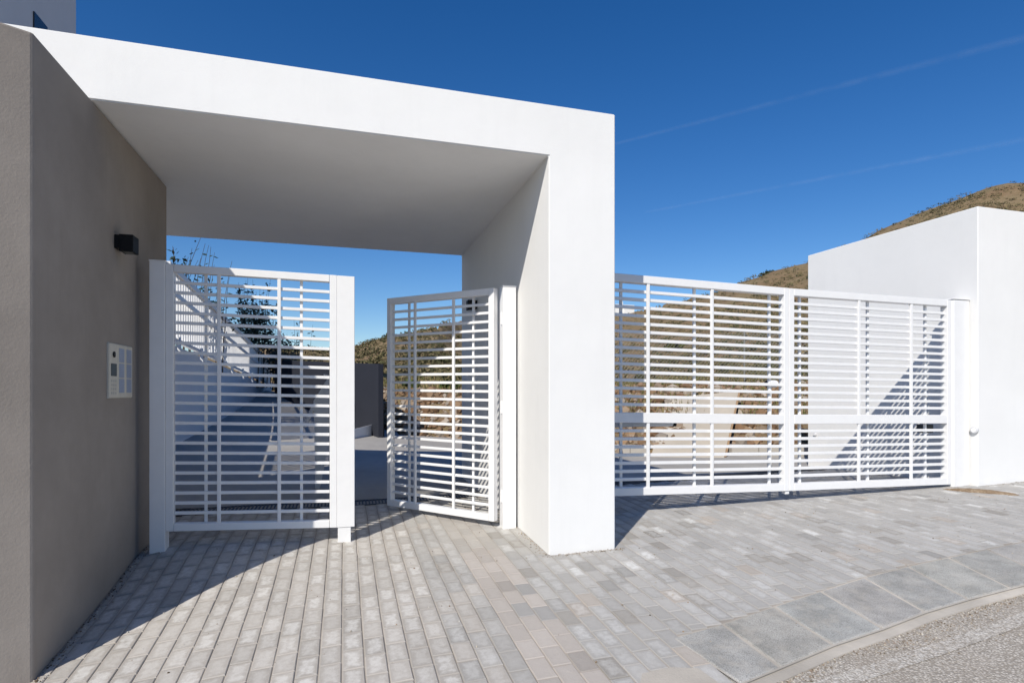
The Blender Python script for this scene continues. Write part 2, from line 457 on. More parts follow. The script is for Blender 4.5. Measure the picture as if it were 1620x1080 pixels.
# kerb slabs, each a piece of the pavement, bedded in mortar
m = MB()
for k in range(len(KI) - 1):
    a, b, c, d = KI[k], KI[k+1], KO[k+1], KO[k]
    cen = (a + b + c + d) / 4
    m.quad(*[(p.x, p.y, p.z - .003) for p in (d, c, b, a)])
    sh = lambda p, f=.95: cen + (p - cen) * f
    pts = [sh(d), sh(c), sh(b), sh(a)]
    s = MB().hexa([tuple(p - cen - Vector((0, 0, .05))) for p in pts] + [tuple(p - cen + Vector((0, 0, .003))) for p in pts])
    o = s.build('kerb_slab', M['slab'], pave, bevel=.006, loc=cen)
    t = random.uniform(.82, 1.12); o.color = (t * random.uniform(.95, 1.04), t, t * random.uniform(.97, 1.05), 1)
m.build('mortar_bed', M['mortar'], pave)
# triangular patch of concrete where the kerb starts
m = MB(); pts = [hit(*p) for p in ((1016,1066),(1062,1056),(1105,1058),(1150,1090),(1100,1110),(1010,1100))]
m.prism([(p.x, p.y) for p in reversed(pts)], lambda q: g(*q) - .05, lambda q: g(*q) + .005)
o = m.build('concrete_patch', M['mortar'], pave)
o.data.flip_normals()

# ------------------------------------------------------------------ drain across the driveway
dm = thing('drain_channel', 'dark slotted drain grating across the driveway just inside the gates', 'drain', (0, dr_y(0), g(0, dr_y(0))))
def dpt(x, oy, dz): y = dr_y(x) + oy; return (x, y - dr_y(0), g(x, y) + dz - g(0, dr_y(0)))
xs = np.arange(-2.4, 7.2, .2)
ch = MB(); fr1 = MB(); fr2 = MB(); gr = MB()
for xa, xb in zip(xs, xs[1:]):
    ch.quad(dpt(xa, -.08, -.045), dpt(xb, -.08, -.045), dpt(xb, .12, -.045), dpt(xa, .12, -.045))
    for fr, o0 in ((fr1, -.09), (fr2, .105)):
        fr.hexa([dpt(xa,o0,-.05),dpt(xb,o0,-.05),dpt(xb,o0+.016,-.05),dpt(xa,o0+.016,-.05),dpt(xa,o0,.004),dpt(xb,o0,.004),dpt(xb,o0+.016,.004),dpt(xa,o0+.016,.004)])
for x in np.arange(-2.4, 7.0, .034):
    gr.hexa([dpt(x,-.076,-.02),dpt(x+.013,-.076,-.02),dpt(x+.013,.106,-.02),dpt(x,.106,-.02),dpt(x,-.076,.003),dpt(x+.013,-.076,.003),dpt(x+.013,.106,.003),dpt(x,.106,.003)])
ch.build('channel', M['black'], dm); fr1.build('frame', M['dark'], dm); fr2.build('frame', M['dark'], dm)
gr.build('grating', M['dark'], dm)['kind'] = 'stuff'

# ------------------------------------------------------------------ the white portal
YF, YB = 4.15, 7.55
XI, XO = 1.517, 2.078
ZS, ZT = CZ + 1.812, CZ + 2.205
portal = thing('entrance_portal', 'large white rendered portal with deep roof slab over the open gates', 'portal', (0, YF, 0))
def wallpart(mb, name, mat, parent, off, bevel=.008):
    mb.v = [(v[0] - off[0], v[1] - off[1], v[2] - off[2]) for v in mb.v]
    return mb.build(name, mat, parent, bevel=bevel, segs=2)
# roof and pillar are one cast frame: a single extruded outline
prof = [(-2.42, ZS), (XI, ZS), (XI, -.3), (XO, -.3), (XO, ZT), (-2.42, ZT)]
m = MB()
k = len(prof)
m.v = [(p[0], YF, p[1]) for p in prof] + [(p[0], YB, p[1]) for p in prof]
m.f = [(0,1,4,5),(1,2,3,4)]
m.f += [tuple(k + i for i in reversed(f)) for f in m.f]
m.f += [(i, k + i, k + (i + 1) % k, (i + 1) % k) for i in range(k)]
fo = wallpart(m, 'frame', M['white'], portal, (0, YF, 0), 0)
bm = bmesh.new(); bm.from_mesh(fo.data); bmesh.ops.recalc_face_normals(bm, faces=bm.faces)
bmesh.ops.dissolve_limit(bm, angle_limit=.01, verts=bm.verts, edges=bm.edges)
bmesh.ops.bevel(bm, geom=[e for e in bm.edges if e.is_manifold and e.calc_face_angle(0) > .5], offset=.007, segments=2, affect='EDGES'); bm.to_mesh(fo.data); bm.free()
wallpart(MB().box(-2.41, -2.10, YF + .004, 6.0, -.5, ZS - .002), 'unseen_shade_leg', M['white'], portal, (0, YF, 0), .007)  # out of view, added to keep the sun off the yard inside the gates

# grey brown wall on the left with its slanting end
lw = thing('taupe_wall', 'rough grey brown rendered wall on the left carrying the portal roof', 'wall', (-1.498, 3.46, 0))
m = MB(); poly = [(-1.498, 3.435), (-1.498, 5.70), (-1.80, 5.70), (-2.09, 5.70), (-2.09, 3.435 - .30)]
poly = poly[::-1]
m.prism([poly[i] for i in range(len(poly))], -.6, CZ + 1.800)
m.v = [(v[0], v[1], v[2]) for v in m.v]
o = wallpart(m, 'wall_body', M['taupe'], lw, (-1.498, 3.46, 0), .012)
bm = bmesh.new(); bm.from_mesh(o.data); bmesh.ops.recalc_face_normals(bm, faces=bm.faces); bm.to_mesh(o.data); bm.free()

# white wall on the right
XR, YR = 7.155, 4.91
rw = thing('white_wall', 'white rendered wall right of the double gate, lit by the sun', 'wall', (XR, YR, 0))
m = MB().box(XR, 11.5, YR, 7.48, -.6, CZ + 2.170)
wallpart(m, 'wall_body', M['white'], rw, (XR, YR, 0), .008)

# ------------------------------------------------------------------ gates
def gate_leaf(label, TL, TR, BL, BR, depth, n_slats, st_w, rail_h, front_bars, rear_bars, group, mid=None, slat_h=.024, name='gate_leaf', bh=None, n_low=0, sdep=.020):
    """leaf between four 3-D front corners; +x runs from the left to the right end of the leaf, +y to the back"""
    d = Vector((BR.x - BL.x, BR.y - BL.y, 0)); Wd = d.length; rz = math.atan2(d.y, d.x)
    base = Vector((BL.x, BL.y, BL.z))
    r = thing(name, label, 'gate', base, rz, group)
    zb = lambda x: (BR.z - BL.z) * x / Wd
    zt = lambda x: (TL.z - BL.z) + (TR.z - TL.z) * x / Wd
    zz = lambda x, b: zb(x) + (zt(x) - zb(x)) * b
    H = ((TL.z - BL.z) + (TR.z - BR.z)) / 2
    def bar(name, x0, x1, y0, y1, b0, b1, z0=0, z1=0, bev=.003):
        P = [(x, y, zz(x, b0) + z0) for x, y in ((x0,y0),(x1,y0),(x1,y1),(x0,y1))] + [(x, y, zz(x, b1) + z1) for x, y in ((x0,y0),(x1,y0),(x1,y1),(x0,y1))]
        return MB().hexa(P).build(name, M['gate'], r, bevel=bev)
    lw_, rw_ = st_w
    bar('stile', 0, lw_, 0, depth, 0, 1); bar('stile', Wd - rw_, Wd, 0, depth, 0, 1)
    ep = .002
    bar('top_rail', lw_ + ep, Wd - rw_ - ep, 0, depth, 1, 1, -rail_h)
    bar('bottom_rail', lw_ + ep, Wd - rw_ - ep, 0, depth, 0, 0, 0, bh or rail_h)
    lo, hi = (bh or rail_h) / H, 1 - rail_h / H
    sy0, sy1 = depth / 2 - sdep / 2, depth / 2 + sdep / 2
    def slats(b0, b1, n):
        for i in range(n):
            b = b0 + (b1 - b0) * (i + 1) / (n + 1)
            bar('slat', lw_ + ep, Wd - rw_ - ep, sy0, sy1, b, b, -slat_h / 2, slat_h / 2, .002)
    segs = [(lo, hi)]
    if mid:
        m0, m1 = mid
        bar('middle_rail', lw_ + ep, Wd - rw_ - ep, 0, depth, m0, m1)
        slats(lo, m0, n_low); slats(m1, hi, n_slats); segs = [(lo, m0), (m1, hi)]
    else: slats(lo, hi, n_slats)
    for X, w in front_bars:
        for b0, b1 in segs: bar('upright', X - w / 2, X + w / 2, depth * .06, sy0 - .001, b0, b1, -.001, .001, .002)
    for X, w in rear_bars:
        for b0, b1 in segs: bar('upright', X - w / 2, X + w / 2, sy1 + .001, depth * .96, b0, b1, -.001, .001, .002)
    r['_w'] = Wd
    return r, zz, Wd
def local_x(leafTL, px, py, Y, X0): return onY(px, py, Y).x - X0
YG = 4.90
A = [onY(*p, YG) for p in ((262, 416.9), (533, 435.4), (262, 840.5), (533, 834.2))]
X0 = A[0].x
g1, z1f, W1 = gate_leaf('closed white slatted gate leaf beside the grey brown wall, half in shadow', A[0], A[1], Vector((X0, YG, A[2].z)), Vector((A[1].x, YG, A[3].z)),
    .06, 24, (.052, .056), .058, [(onY(346,600,YG).x - X0, .026), (onY(441.5,600,YG).x - X0, .026)],
    [(onY(326,600,YG+.05).x - X0, .022), (onY(477,600,YG+.05).x - X0, .022)], 'leaves of the pedestrian gate')
# cover strip and foot on its free edge
xs0, xs1 = W1 + .001, onY(561, 600, YG).x - X0
MB().hexa([(xs0,-.004,z1f(W1,0)+.0),(xs1,-.004,z1f(W1,0)),(xs1,.066,z1f(W1,0)),(xs0,.066,z1f(W1,0)),(xs0,-.004,z1f(W1,1)-.002),(xs1,-.004,z1f(W1,1)-.004),(xs1,.066,z1f(W1,1)-.004),(xs0,.066,z1f(W1,1)-.002)]).build('cover_strip', M['gate'], g1, bevel=.003)
fx0, fx1 = onY(534.5, 600, YG).x - X0, onY(555, 600, YG).x - X0
MB().box(fx0, fx1, .002, .06, g((fx0+fx1)/2+X0, YG) - A[2].z - .004, z1f(W1, 0) - .001).build('foot', M['gate'], g1, bevel=.002)
MB().box(xs1 + .0005, xs1 + .008, .02, .045, .80, .95).build('latch', M['dark'], g1)
# leaf standing open: hinge on the right hand post
HB = onT(781, 825, 5.14); HT = onT(781, 455, 5.14); FB = onT(612, 799, 5.80); FT = onT(612, 472, 5.80)
g2, z2f, W2 = gate_leaf('white slatted gate leaf standing open inwards, hinged at the white pillar', FT, HT, FB, HB, .066, 24, (.05, .058), .06,
    [(.36, .026), (.83, .026)], [(.25, .022), (1.03, .022)], 'leaves of the pedestrian gate')
# move the uprights to where the photo has them is done by the numbers above
lk = MB(); lk.tube((-.0015, .033, .93), (-.012, .033, .93), .017, seg=14)
lk.build('lock', M['black'], g2)

# posts of the pedestrian gate
def gate_post(label, px0, px1, ytop, Y, depth, group=None):
    a, b = onY(px0, 600, Y).x, onY(px1, 600, Y).x
    zt = onY((px0 + px1) / 2, ytop, Y).z; xm = (a + b) / 2; zb = g(xm, Y) - .03
    r = thing('gate_post', label, 'post', (xm, Y, zb), 0, group); h = zt - zb
    MB().box(-(b-a)/2, (b-a)/2, 0, depth, 0, h - .012).build('shaft', M['gate'], r, bevel=.003)
    MB().box(-(b-a)/2 - .003, (b-a)/2 + .003, -.003, depth + .003, h - .0118, h).build('cap', M['gate'], r, bevel=.002)
    return r
p1 = gate_post('square white steel gate post fixed beside the grey brown wall', 236, 261, 411, YG - .01, .11)
p2 = gate_post('square white steel gate post close against the white pillar', 795.5, 816.5, 451.5, 4.94, .11)
for post, sgn in ((p1, 1), (p2, -1)):
    for hz in (.32, 1.12, 1.92):
        mb = MB().tube((sgn * .064, .035, hz - .055), (sgn * .064, .035, hz + .055), .011, seg=10)
        mb.build('hinge', M['gate'], post)

# double gate for cars
YD = 5.0
def bigx(px): return onY(px, 600, YD).x
TL, TR = onY(975, 432, YD), onY(1248.5, 455.7, YD); BL_, BR_ = onY(975, 784.5, YD), onY(1248.5, 776.3, YD)
xl = 2.16
def ext(a, b, x): t = (x - a.x) / (b.x - a.x); return Vector((x, YD, a.z + (b.z - a.z) * t))
LTL, LBL = ext(TL, TR, xl), ext(BL_, BR_, xl)
hgt = lambda T, B, z: (z - B.z) / (T.z - B.z)
m0 = hgt(TR, BR_, onY(1248, 670.6, YD).z); m1 = hgt(TR, BR_, onY(1248, 656, YD).z)
sc = lambda px, dy=0: onY(px, 600, YD + dy).x
g3, z3f, W3 = gate_leaf('left white leaf of the closed double driveway gate, next to the pillar', LTL, TR, LBL, BR_, .085, 15, (.06, .062), .075,
    [(sc(1026.5) - xl, .030), (sc(1127.8) - xl, .030)], [(sc(982, .07) - xl, .026), (sc(1098, .07) - xl, .026), (sc(1216.5, .07) - xl, .026)], 'leaves of the double driveway gate',
    mid=(m0, m1), slat_h=.030, n_low=7, bh=.075, sdep=.027)
RTL, RTR = onY(1249.2, 455.9, YD), onY(1505, 474.5, YD); RBL, RBR = onY(1249.2, 776.3, YD), onY(1505, 766, YD)
m0 = hgt(RTL, RBL, onY(1249, 670.3, YD).z); m1 = hgt(RTL, RBL, onY(1249, 655.8, YD).z)
xr = RTL.x
g4, z4f, W4 = gate_leaf('right white leaf of the closed double driveway gate, hinged at the far white wall', RTL, RTR, Vector((xr, YD, RBL.z)), RBR, .085, 15, (.062, .06), .075,
    [(sc(1360.5) - xr, .030), (sc(1443.5) - xr, .030)], [(sc(1264.5, .07) - xr, .026), (sc(1372, .07) - xr, .026), (sc(1463, .07) - xr, .026)], 'leaves of the double driveway gate',
    mid=(m0, m1), slat_h=.030, n_low=7, bh=.075, sdep=.027)
# stop piece under the meeting stiles, and drive arms behind the leaves
MB().box(W3 - .035, W3 + .012, .012, .07, -.035 + z3f(W3, 0), z3f(W3, 0) - .001).build('drop_bolt', M['gate'], g3, bevel=.003)
def arm(leaf, zf, xa, xb, b):
    z = zf((xa + xb) / 2, b)
    q = MB().tube((xa, .135, z), (xb, .135, z), .026, seg=12); q.build('drive_arm', M['grey_plastic'], leaf, smooth=False)
    q = MB().tube((xb, .135, z), (xb + .035, .135, z), .030, seg=12); q.build('arm_end', M['black'], leaf)
arm(g3, z3f, .02, sc(1075) - xl, .318)
q = MB().box(W4 - .27, W4 - .13, .11, .22, z4f(W4, .31) - .07, z4f(W4, .31) + .03); q.build('drive_box', M['dark'], g4, bevel=.008)
# post of the double gate, with cap and round rod hinge
pb = bigx(1506); pe = XR - .012; zt_ = onY(1520, 472.5, YD).z; zb_ = g(7.1, YD) - .03
r5 = thing('gate_post', 'broad white gate post standing against the far white wall', 'post', ((pb + pe) / 2, YD, zb_))
hw = (pe - pb) / 2
MB().box(-hw + .004, hw, -.01, .15, 0, zt_ - zb_ - .012).build('shaft', M['gate'], r5, bevel=.018)
MB().box(-hw + .0, hw + .003, -.014, .155, zt_ - zb_ - .0118, zt_ - zb_).build('cap', M['gate'], r5, bevel=.003)
for hz in (.3, 1.1, 1.9): MB().tube((-hw - .002, .10, hz - .06), (-hw - .002, .10, hz + .06), .014, seg=10).build('hinge', M['gate'], r5)
# hidden post at the pillar
q0 = thing('gate_post', 'white gate post half hidden behind the white pillar', 'post', (2.11, YD, g(2.11, YD) - .03))
MB().box(-.025, .045, 0, .09, 0, LTL.z - g(2.11, YD) + .05).build('shaft', M['gate'], q0, bevel=.003)

# ------------------------------------------------------------------ small fittings
# intercom panel on the grey brown wall
XW = -1.498
a = onX(169, 585, XW); b = onX(205.5, 585, XW); ztp = onX(169, 542, XW).z; zbt = onX(169, 629, XW).z
ic = thing('intercom_panel', 'cream door entry panel with camera, keypad and blue name plates on the grey brown wall', 'intercom', (XW, a.y, zbt))
L_ = b.y - a.y; Hh = ztp - zbt; third = L_ / 3
for i in range(3):
    MB().box(.001, .016, i * third + .0015, (i + 1) * third - .0015, 0, Hh).build('module', M['cream'], ic, bevel=.003)
bp = MB().box(.0005, .008, -.004, L_ + .004, -.004, Hh + .004); bp.build('back_plate', M['key'], ic)
c0 = third / 2
MB().tube((.0162, c0, Hh * .80), (.022, c0, Hh * .80), .020, seg=18).build('camera_eye', M['black'], ic)
MB().tube((.0222, c0, Hh * .80), (.024, c0, Hh * .80), .009, seg=14).build('lens', M['screen'], ic)
MB().box(.0162, .018, c0 - third * .34, c0 + third * .34, Hh * .40, Hh * .63).build('display', M['screen'], ic, bevel=.002)
for i in range(4):
    for j in range(3):
        y = c0 + (j - 1) * third * .25; z = Hh * (.31 - i * .075)
        MB().box(.0162, .0185, y - .008, y + .008, z - .008, z + .008).build('key', M['key'], ic, bevel=.002)
for col in (1, 2):
    for i in range(3):
        y = third * (col + .5); z0 = Hh * (.09 + i * .29)
        MB().box(.0162, .0180, y - third * .33, y + third * .33, z0, z0 + Hh * .265).build('name_plate', M['bluelabel'], ic, bevel=.0015)
# wall lamps: black cubes, stepped back underneath where they meet the wall
def wall_lamp(loc, s, label, rz=0):
    r = thing('wall_lamp', label, 'lamp', loc, rz, 'black cube wall lamps')
    MB().hexa([(.03,-s/2,.0),(s,-s/2,.0),(s,s/2,.0),(.03,s/2,.0),(.03,-s/2,s),(s,-s/2,s),(s,s/2,s),(.03,s/2,s)]).build('lamp_body', M['black'], r, bevel=.003)
    MB().box(.0005, .0295, -s/2 + .006, s/2 - .006, .018, s - .004).build('wall_bracket', M['black'], r, bevel=.002)
    MB().box(.045, s - .012, -s/2 + .012, s/2 - .012, -.002, -.0005).build('glass', M['screen'], r)
    return r
pa, pb2 = onX(180, 380, XW), onX(205, 380, XW)
wall_lamp((XW, pa.y + .055, onX(180, 396, XW).z), .115, 'black cube wall lamp high on the grey brown wall')
pc = onX(754, 491, XI)
wall_lamp((XI, pc.y, pc.z), .115, 'black cube wall lamp inside the portal, seen through the open leaf', math.pi)
# photocell discs
pd = onY(1541, 680, YD)
def disc(loc, r_, label, axis):
    t = thing('photocell', label, 'sensor', loc, 0, 'round white gate sensors')
    ax = Vector(axis)
    MB().tube((0,0,0), ax * r_ * .7, r_, seg=24).build('housing', M['grey_plastic'], t, bevel=.008, segs=3, smooth=True)
    MB().tube(ax * (r_ * .7 + .0003), ax * (r_ * .7 + .006), r_ * .62, seg=20).build('lens', M['gate'], t)
    return t
ps = onX(1541, 680, XR); disc((XR - .001, (ps.y + YR) / 2 + .006, ps.z), .043, 'round pale sensor beside the broad gate post on the white wall', (-1, -.0, 0))
ps = onX(1290, 687, XR); disc((XR - .001, ps.y, ps.z), .03, 'round sensor on the white wall, seen behind the double gate', (-1, 0, 0))
# patch of brown dirt where pavers are missing
m = MB(); c = hit(1552, 778); ex = (hit(1610, 781) - hit(1497, 774)) / 2; ey = Vector((-.02, .15, 0))
nr, na = 7, 36; m.v.append((c.x, c.y, g(c.x, c.y) + .028))
for i in range(1, nr + 1):
    for j in range(na):
        t = 2 * math.pi * j / na; f = i / nr * (1 + .10 * noise.noise((math.cos(t) * 1.7, math.sin(t) * 1.7, 3)) + .05 * noise.noise((math.cos(t) * 5, math.sin(t) * 5, 8)))
        p = Vector((c.x, c.y, 0)) + ex * math.cos(t) * f + ey * math.sin(t) * f
        m.v.append((p.x, p.y, g(p.x, p.y) + .028 * (1 - (i / nr) ** 2) + (.004 if i < nr else -.004) + .006 * noise.noise((p.x * 30, p.y * 30, 1))))
for j in range(na): m.f.append((0, 1 + j, 1 + (j + 1) % na))
for i in range(nr - 1):
    for j in range(na): m.f.append((1 + i*na + j, 1 + (i+1)*na + j, 1 + (i+1)*na + (j+1) % na, 1 + i*na + (j+1) % na))
tag(m.build('dirt_patch', M['dirt'], smooth=True), 'oval patch of brown dirt on the pavers by the broad gate post', 'dirt', kind='stuff')

# ------------------------------------------------------------------ inside the plot: wall with louvred railing on the left
XB = -2.5
def wt(y): return CZ + .705 - .0465 * (y - 9.84)            # top of the low wall
def rt(y): return CZ + 1.86 - .0723 * (y - 10.17)           # top of the railing
gw = thing('garden_wall', 'white rendered low wall below the louvred railing, sloping down along the driveway', 'wall', (XB, 8, 0))
m = MB(); y0, y1 = 5.8, 22.2
m.hexa([(XB-.22,y0,-.6),(XB,y0,-.6),(XB,y1,-.6),(XB-.22,y1,-.6),(XB-.22,y0,wt(y0)),(XB,y0,wt(y0)),(XB,y1,wt(y1)),(XB-.22,y1,wt(y1))])
wallpart(m, 'wall_body', M['white'], gw, (XB, 8, 0), .006)
rl = thing('railing', 'white railing of upright louvre blades along the left of the driveway', 'railing', (XB, 8, wt(8)))
off = (XB, 8, wt(8))
def rp(mb, name, bev=0):
    mb.v = [(v[0]-off[0], v[1]-off[1], v[2]-off[2]) for v in mb.v]; return mb.build(name, M['gate'], rl, bevel=bev)
def along(x0, x1, y0, y1, f, h): return MB().hexa([(x0,y0,f(y0)-h),(x1,y0,f(y0)-h),(x1,y1,f(y1)-h),(x0,y1,f(y1)-h),(x0,y0,f(y0)),(x1,y0,f(y0)),(x1,y1,f(y1)),(x0,y1,f(y1))])
rp(along(XB-.02, XB+.05, 9.5, 21.8, rt, .085), 'top_rail')
rp(along(XB+.052, XB+.075, 9.5, 21.8, lambda y: rt(y) - .40, .075), 'middle_rail')
rp(along(XB-.02, XB+.05, 9.5, 21.8, lambda y: wt(y) + .10, .05), 'bottom_rail')
y = 6.0
for f_, h_, n_ in ((rt, .085, 'top_rail'), (lambda y: wt(y) + .10, .05, 'bottom_rail')): rp(along(XB-.02, XB+.05, 5.9, 7.8, f_, h_), n_)
while y < 21.7:
    if 7.75 < y < 9.55: y = 9.55
    rp(MB().hexa([(XB-.022,y,wt(y)+.102),(XB+.022,y,wt(y)+.102),(XB+.022,y+.045,wt(y)+.102),(XB-.022,y+.045,wt(y)+.102),
                  (XB-.022,y,rt(y)-.087),(XB+.022,y,rt(y)-.087),(XB+.022,y+.045,rt(y)-.087),(XB-.022,y+.045,rt(y)-.087)]), 'blade'); y += .15
for y in np.arange(9.85, 21.8, 1.45):
    rp(MB().box(XB+.051, XB+.10, y, y+.03, wt(y) - .14, wt(y) + .12), 'bracket')
# garden terrace behind that wall
m = MB()
ys = np.linspace(6.4, 26, 30); xs = np.linspace(-14, XB - .221, 14)
for x in xs:
    for y in ys: m.v.append((x, y, wt(y) - .12 + .1 * noise.noise((x, y * .7, 0)) * (0 if x > XB - .5 else 1)))
for i in range(len(xs) - 1):
    for j in range(len(ys) - 1): m.f.append((i*30+j, (i+1)*30+j, (i+1)*30+j+1, i*30+j+1))
tag(m.build('terrace', M['hill'], smooth=True), kind='structure')
# wall across the end of the driveway, its shade put into the dark colour
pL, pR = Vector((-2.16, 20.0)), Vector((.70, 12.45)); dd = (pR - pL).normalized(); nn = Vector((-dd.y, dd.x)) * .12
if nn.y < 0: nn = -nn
dw = thing('shade_darkened_wall', 'rendered wall, darkened in colour to look shaded, at the end of the driveway, seen between the gate leaves', 'wall', (pR.x, pR.y, 0))
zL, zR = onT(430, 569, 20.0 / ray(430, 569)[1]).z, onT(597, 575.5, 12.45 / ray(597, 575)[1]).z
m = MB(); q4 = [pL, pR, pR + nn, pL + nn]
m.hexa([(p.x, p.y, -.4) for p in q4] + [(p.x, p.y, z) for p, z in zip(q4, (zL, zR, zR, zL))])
wallpart(m, 'wall_body', M['shaded_grey'], dw, (pR.x, pR.y, 0), .006)
# low white kerb wall at its foot
kw = thing('kerb_wall', 'low white kerb wall at the foot of the darkened wall', 'wall', (.6, 12, 0))
b0, b1 = hit(548, 695), hit(600, 686)
m = MB(); dk = Vector((0.1, .3, 0))
pts = [b0, b1, b1 + dk, b0 + dk]; zt2 = [b0.z + .17, b1.z + .25, b1.z + .25, b0.z + .17]
m.hexa([(p.x, p.y, min(b0.z, b1.z) - .1) for p in pts] + [(p.x, p.y, z) for p, z in zip(pts, zt2)])
wallpart(m, 'wall_body', M['white'], kw, (.6, 12, 0), .006)
# pale folded panel behind the closed leaf, on a tapering foot, with a short arm
fp = hit(502, 772); tp = fp.y
bx = thing('barrier_cabinet', 'pale grey tapering cabinet with a slanted top and short arm behind the closed leaf', 'cabinet', (fp.x, fp.y, fp.z))
P = lambda px, py: onY(px, py, tp) - fp
out = [P(499, 773), P(506, 773), P(516, 722), P(540, 690), P(545, 600), P(522, 592), P(496, 634)]
m = MB(); k = len(out)
m.v = [(p.x, -.0, p.z) for p in out] + [(p.x, .12, p.z) for p in out]
m.f = [tuple(range(k)), tuple(k + i for i in reversed(range(k)))] + [(i, k + i, k + (i+1) % k, (i+1) % k) for i in range(k)]
o = m.build('body', M['grey_plastic'], bx)
bm = bmesh.new(); bm.from_mesh(o.data); bmesh.ops.recalc_face_normals(bm, faces=bm.faces); bm.to_mesh(o.data); bm.free()
s0, s1 = P(497, 640), P(485, 668); MB().tube((s0.x, .03, s0.z), (s1.x, -.03, s1.z), .022, seg=10).build('arm', M['grey_plastic'], bx)
MB().tube((s1.x, -.03, s1.z), (s1.x - .03, -.03, s1.z - .04), .032, seg=10).build('knob', M['grey_plastic'], bx)
s0, s1 = P(512, 594), P(540, 601); MB().hexa([(s0.x,-.006,s0.z-.01),(s1.x,-.006,s1.z-.01),(s1.x,.126,s1.z-.01),(s0.x,.126,s0.z-.01),(s0.x,-.006,s0.z+.02),(s1.x,-.006,s1.z+.02),(s1.x,.126,s1.z+.02),(s0.x,.126,s0.z+.02)]).build('cap', M['gate'], bx)
# black pole by the dark wall
pp = hit(606, 690); pole = thing('pole', 'thin black metal pole leaning beside the end of the darkened wall', 'pole', pp)
q = onT(602, 622, (pp.y) / ray(606, 690)[1]) - pp
MB().tube((0,0,0), (q.x*.3, 0, q.z * .8), .03, .022, 8).build('shaft', M['black'], pole); MB().tube((q.x*.3, 0, q.z*.8), (q.x, 0, q.z), .022, .012, 8).build('tip', M['black'], pole)

# ------------------------------------------------------------------ house top left
XH = -6.5
hs_ = thing('white_house', 'tall white house rising in shade behind the portal roof at the top left', 'house', (XH, 15, 0))
m = MB().box(XH - 7, XH, 12.4, 17.0, 0, 13.2); wallpart(m, 'wall_body', M['white'], hs_, (XH, 15, 0), .01)
w0 = ray(52, 30); wp = onX(52, 36, XH); wq = onX(73, 36, XH)
m = MB().box(.002, .03, wp.y - 15, wq.y - 15, wp.z - 1.3, wp.z + .25); m.build('window', M['glass_dark'], hs_)
m = MB().box(.002, .06, wp.y - 15.1, wq.y - 14.9, wp.z - 1.42, wp.z - 1.302); m.build('window_sill', M['white'], hs_)
m = MB().box(-7.1, .1, -2.7, 2.1, 13.2, 13.4); m.build('roof', M['white'], hs_)

# ------------------------------------------------------------------ hills
SKYL = [(-3000,600),(-900,595),(0,575),(300,560),(440,548),(500,551),(520,553),(560,547),(612,531),(650,524),(690,516),(706,506),(722,507),(760,500),(850,499),(930,496),(985,494),(1012,490.5),(1040,482),(1072,477),(1105,468),(1125,464),(1165,447.5),(1186,440),(1273,414),(1375,372),(1440,341),(1500,316),(1560,297),(1600,288),(1660,287),(1800,310),(2200,350),(4000,420),(12000,420)]
_saz = np.array([math.atan2(ray(p, 0)[0], ray(p, 0)[1]) for p, y in SKYL]); _sel = np.array([ray(p, y)[2] / math.hypot(*ray(p, y)[:2]) for p, y in SKYL])
def AZ(px): r = ray(px, 0); return math.atan2(r[0], r[1])
_rt = np.array([(AZ(-900), 60), (AZ(400), 150), (AZ(560), 130), (AZ(690), 120), (AZ(745), 330), (AZ(960), 430), (AZ(1015), 420), (AZ(1050), 240), (AZ(1165), 170), (AZ(1400), 190), (AZ(1700), 200), (AZ(3500), 150)])
_toe = np.array([(AZ(-900), 27), (AZ(596), 27), (AZ(602), 13.9), (AZ(740), 13.3), (AZ(800), 12.2), (AZ(960), 10.6), (AZ(1100), 11.3), (AZ(1280), 13.4), (AZ(1500), 17.5), (AZ(3500), 22)])
_bw = np.array([(AZ(600), 1.0), (AZ(760), 1.2), (AZ(960), 3.0), (AZ(1300), 3.2)])
def hill(az, r):
    e = np.interp(az, _saz, _sel); R = np.interp(az, _rt[:, 0], _rt[:, 1]); r1 = np.interp(az, _toe[:, 0], _toe[:, 1]); w = np.interp(az, _bw[:, 0], _bw[:, 1]); r2 = r1 + w
    if r < r1: return -.35 + 0 * e
    zb = .10; zt = CZ + .02
    if r < r2: return zb + (zt - zb) * ((r - r1) / w) ** .8
    s = min(1, (r - r2) / (R - r2)); k = s ** .62
    z = zt * (1 - s) + (CZ + e * r) * s if False else CZ + .02 + r * e * k
    if r > R: z = CZ + R * e - (r - R) * .12
    return z
def hill_pt(az, r):
    R = np.interp(az, _rt[:, 0], _rt[:, 1]); z = hill(az, r); x, y = r * math.sin(az), r * math.cos(az)
    amp = min(.22 * (r / 30) ** .75, .9) * (1 if r > 18 else max(0, (r - 11) / 7)) * max(0, min(1, (R - r) / (R * .25) + .12))
    z += amp * noise.fractal((x * .12, y * .12, 1.3), 1, 2, 4) * 1.6
    return (x, y, z)
azs = np.concatenate([np.linspace(-1.3, -.75, 24, endpoint=False), np.linspace(-.75, 1.0, 300, endpoint=False), np.linspace(1.0, 1.5, 24)])
rs = np.concatenate([np.linspace(9.6, 20, 34, endpoint=False), np.geomspace(20, 560, 90)])
m = MB()
for a in azs:
    for r in rs: m.v.append(hill_pt(a, r))
nr = len(rs)
for i in range(len(azs) - 1):
    for j in range(nr - 1): m.f.append((i*nr+j, i*nr+j+1, (i+1)*nr+j+1, (i+1)*nr+j))
hl = tag(m.build('hillside', M['hill'], smooth=True), kind='structure')
hl.data.flip_normals()
# the ground sheet that reaches the horizon
m = MB(); m.quad((-30000,-30000,-8),(30000,-30000,-8),(30000,30000,-8),(-30000,30000,-8)); tag(m.build('ground', M['hill']), kind='structure')
m = MB().box(-16, 16, -16, 9.5, -1.5, -.72); tag(m.build('subsoil', M['hill']), kind='structure')

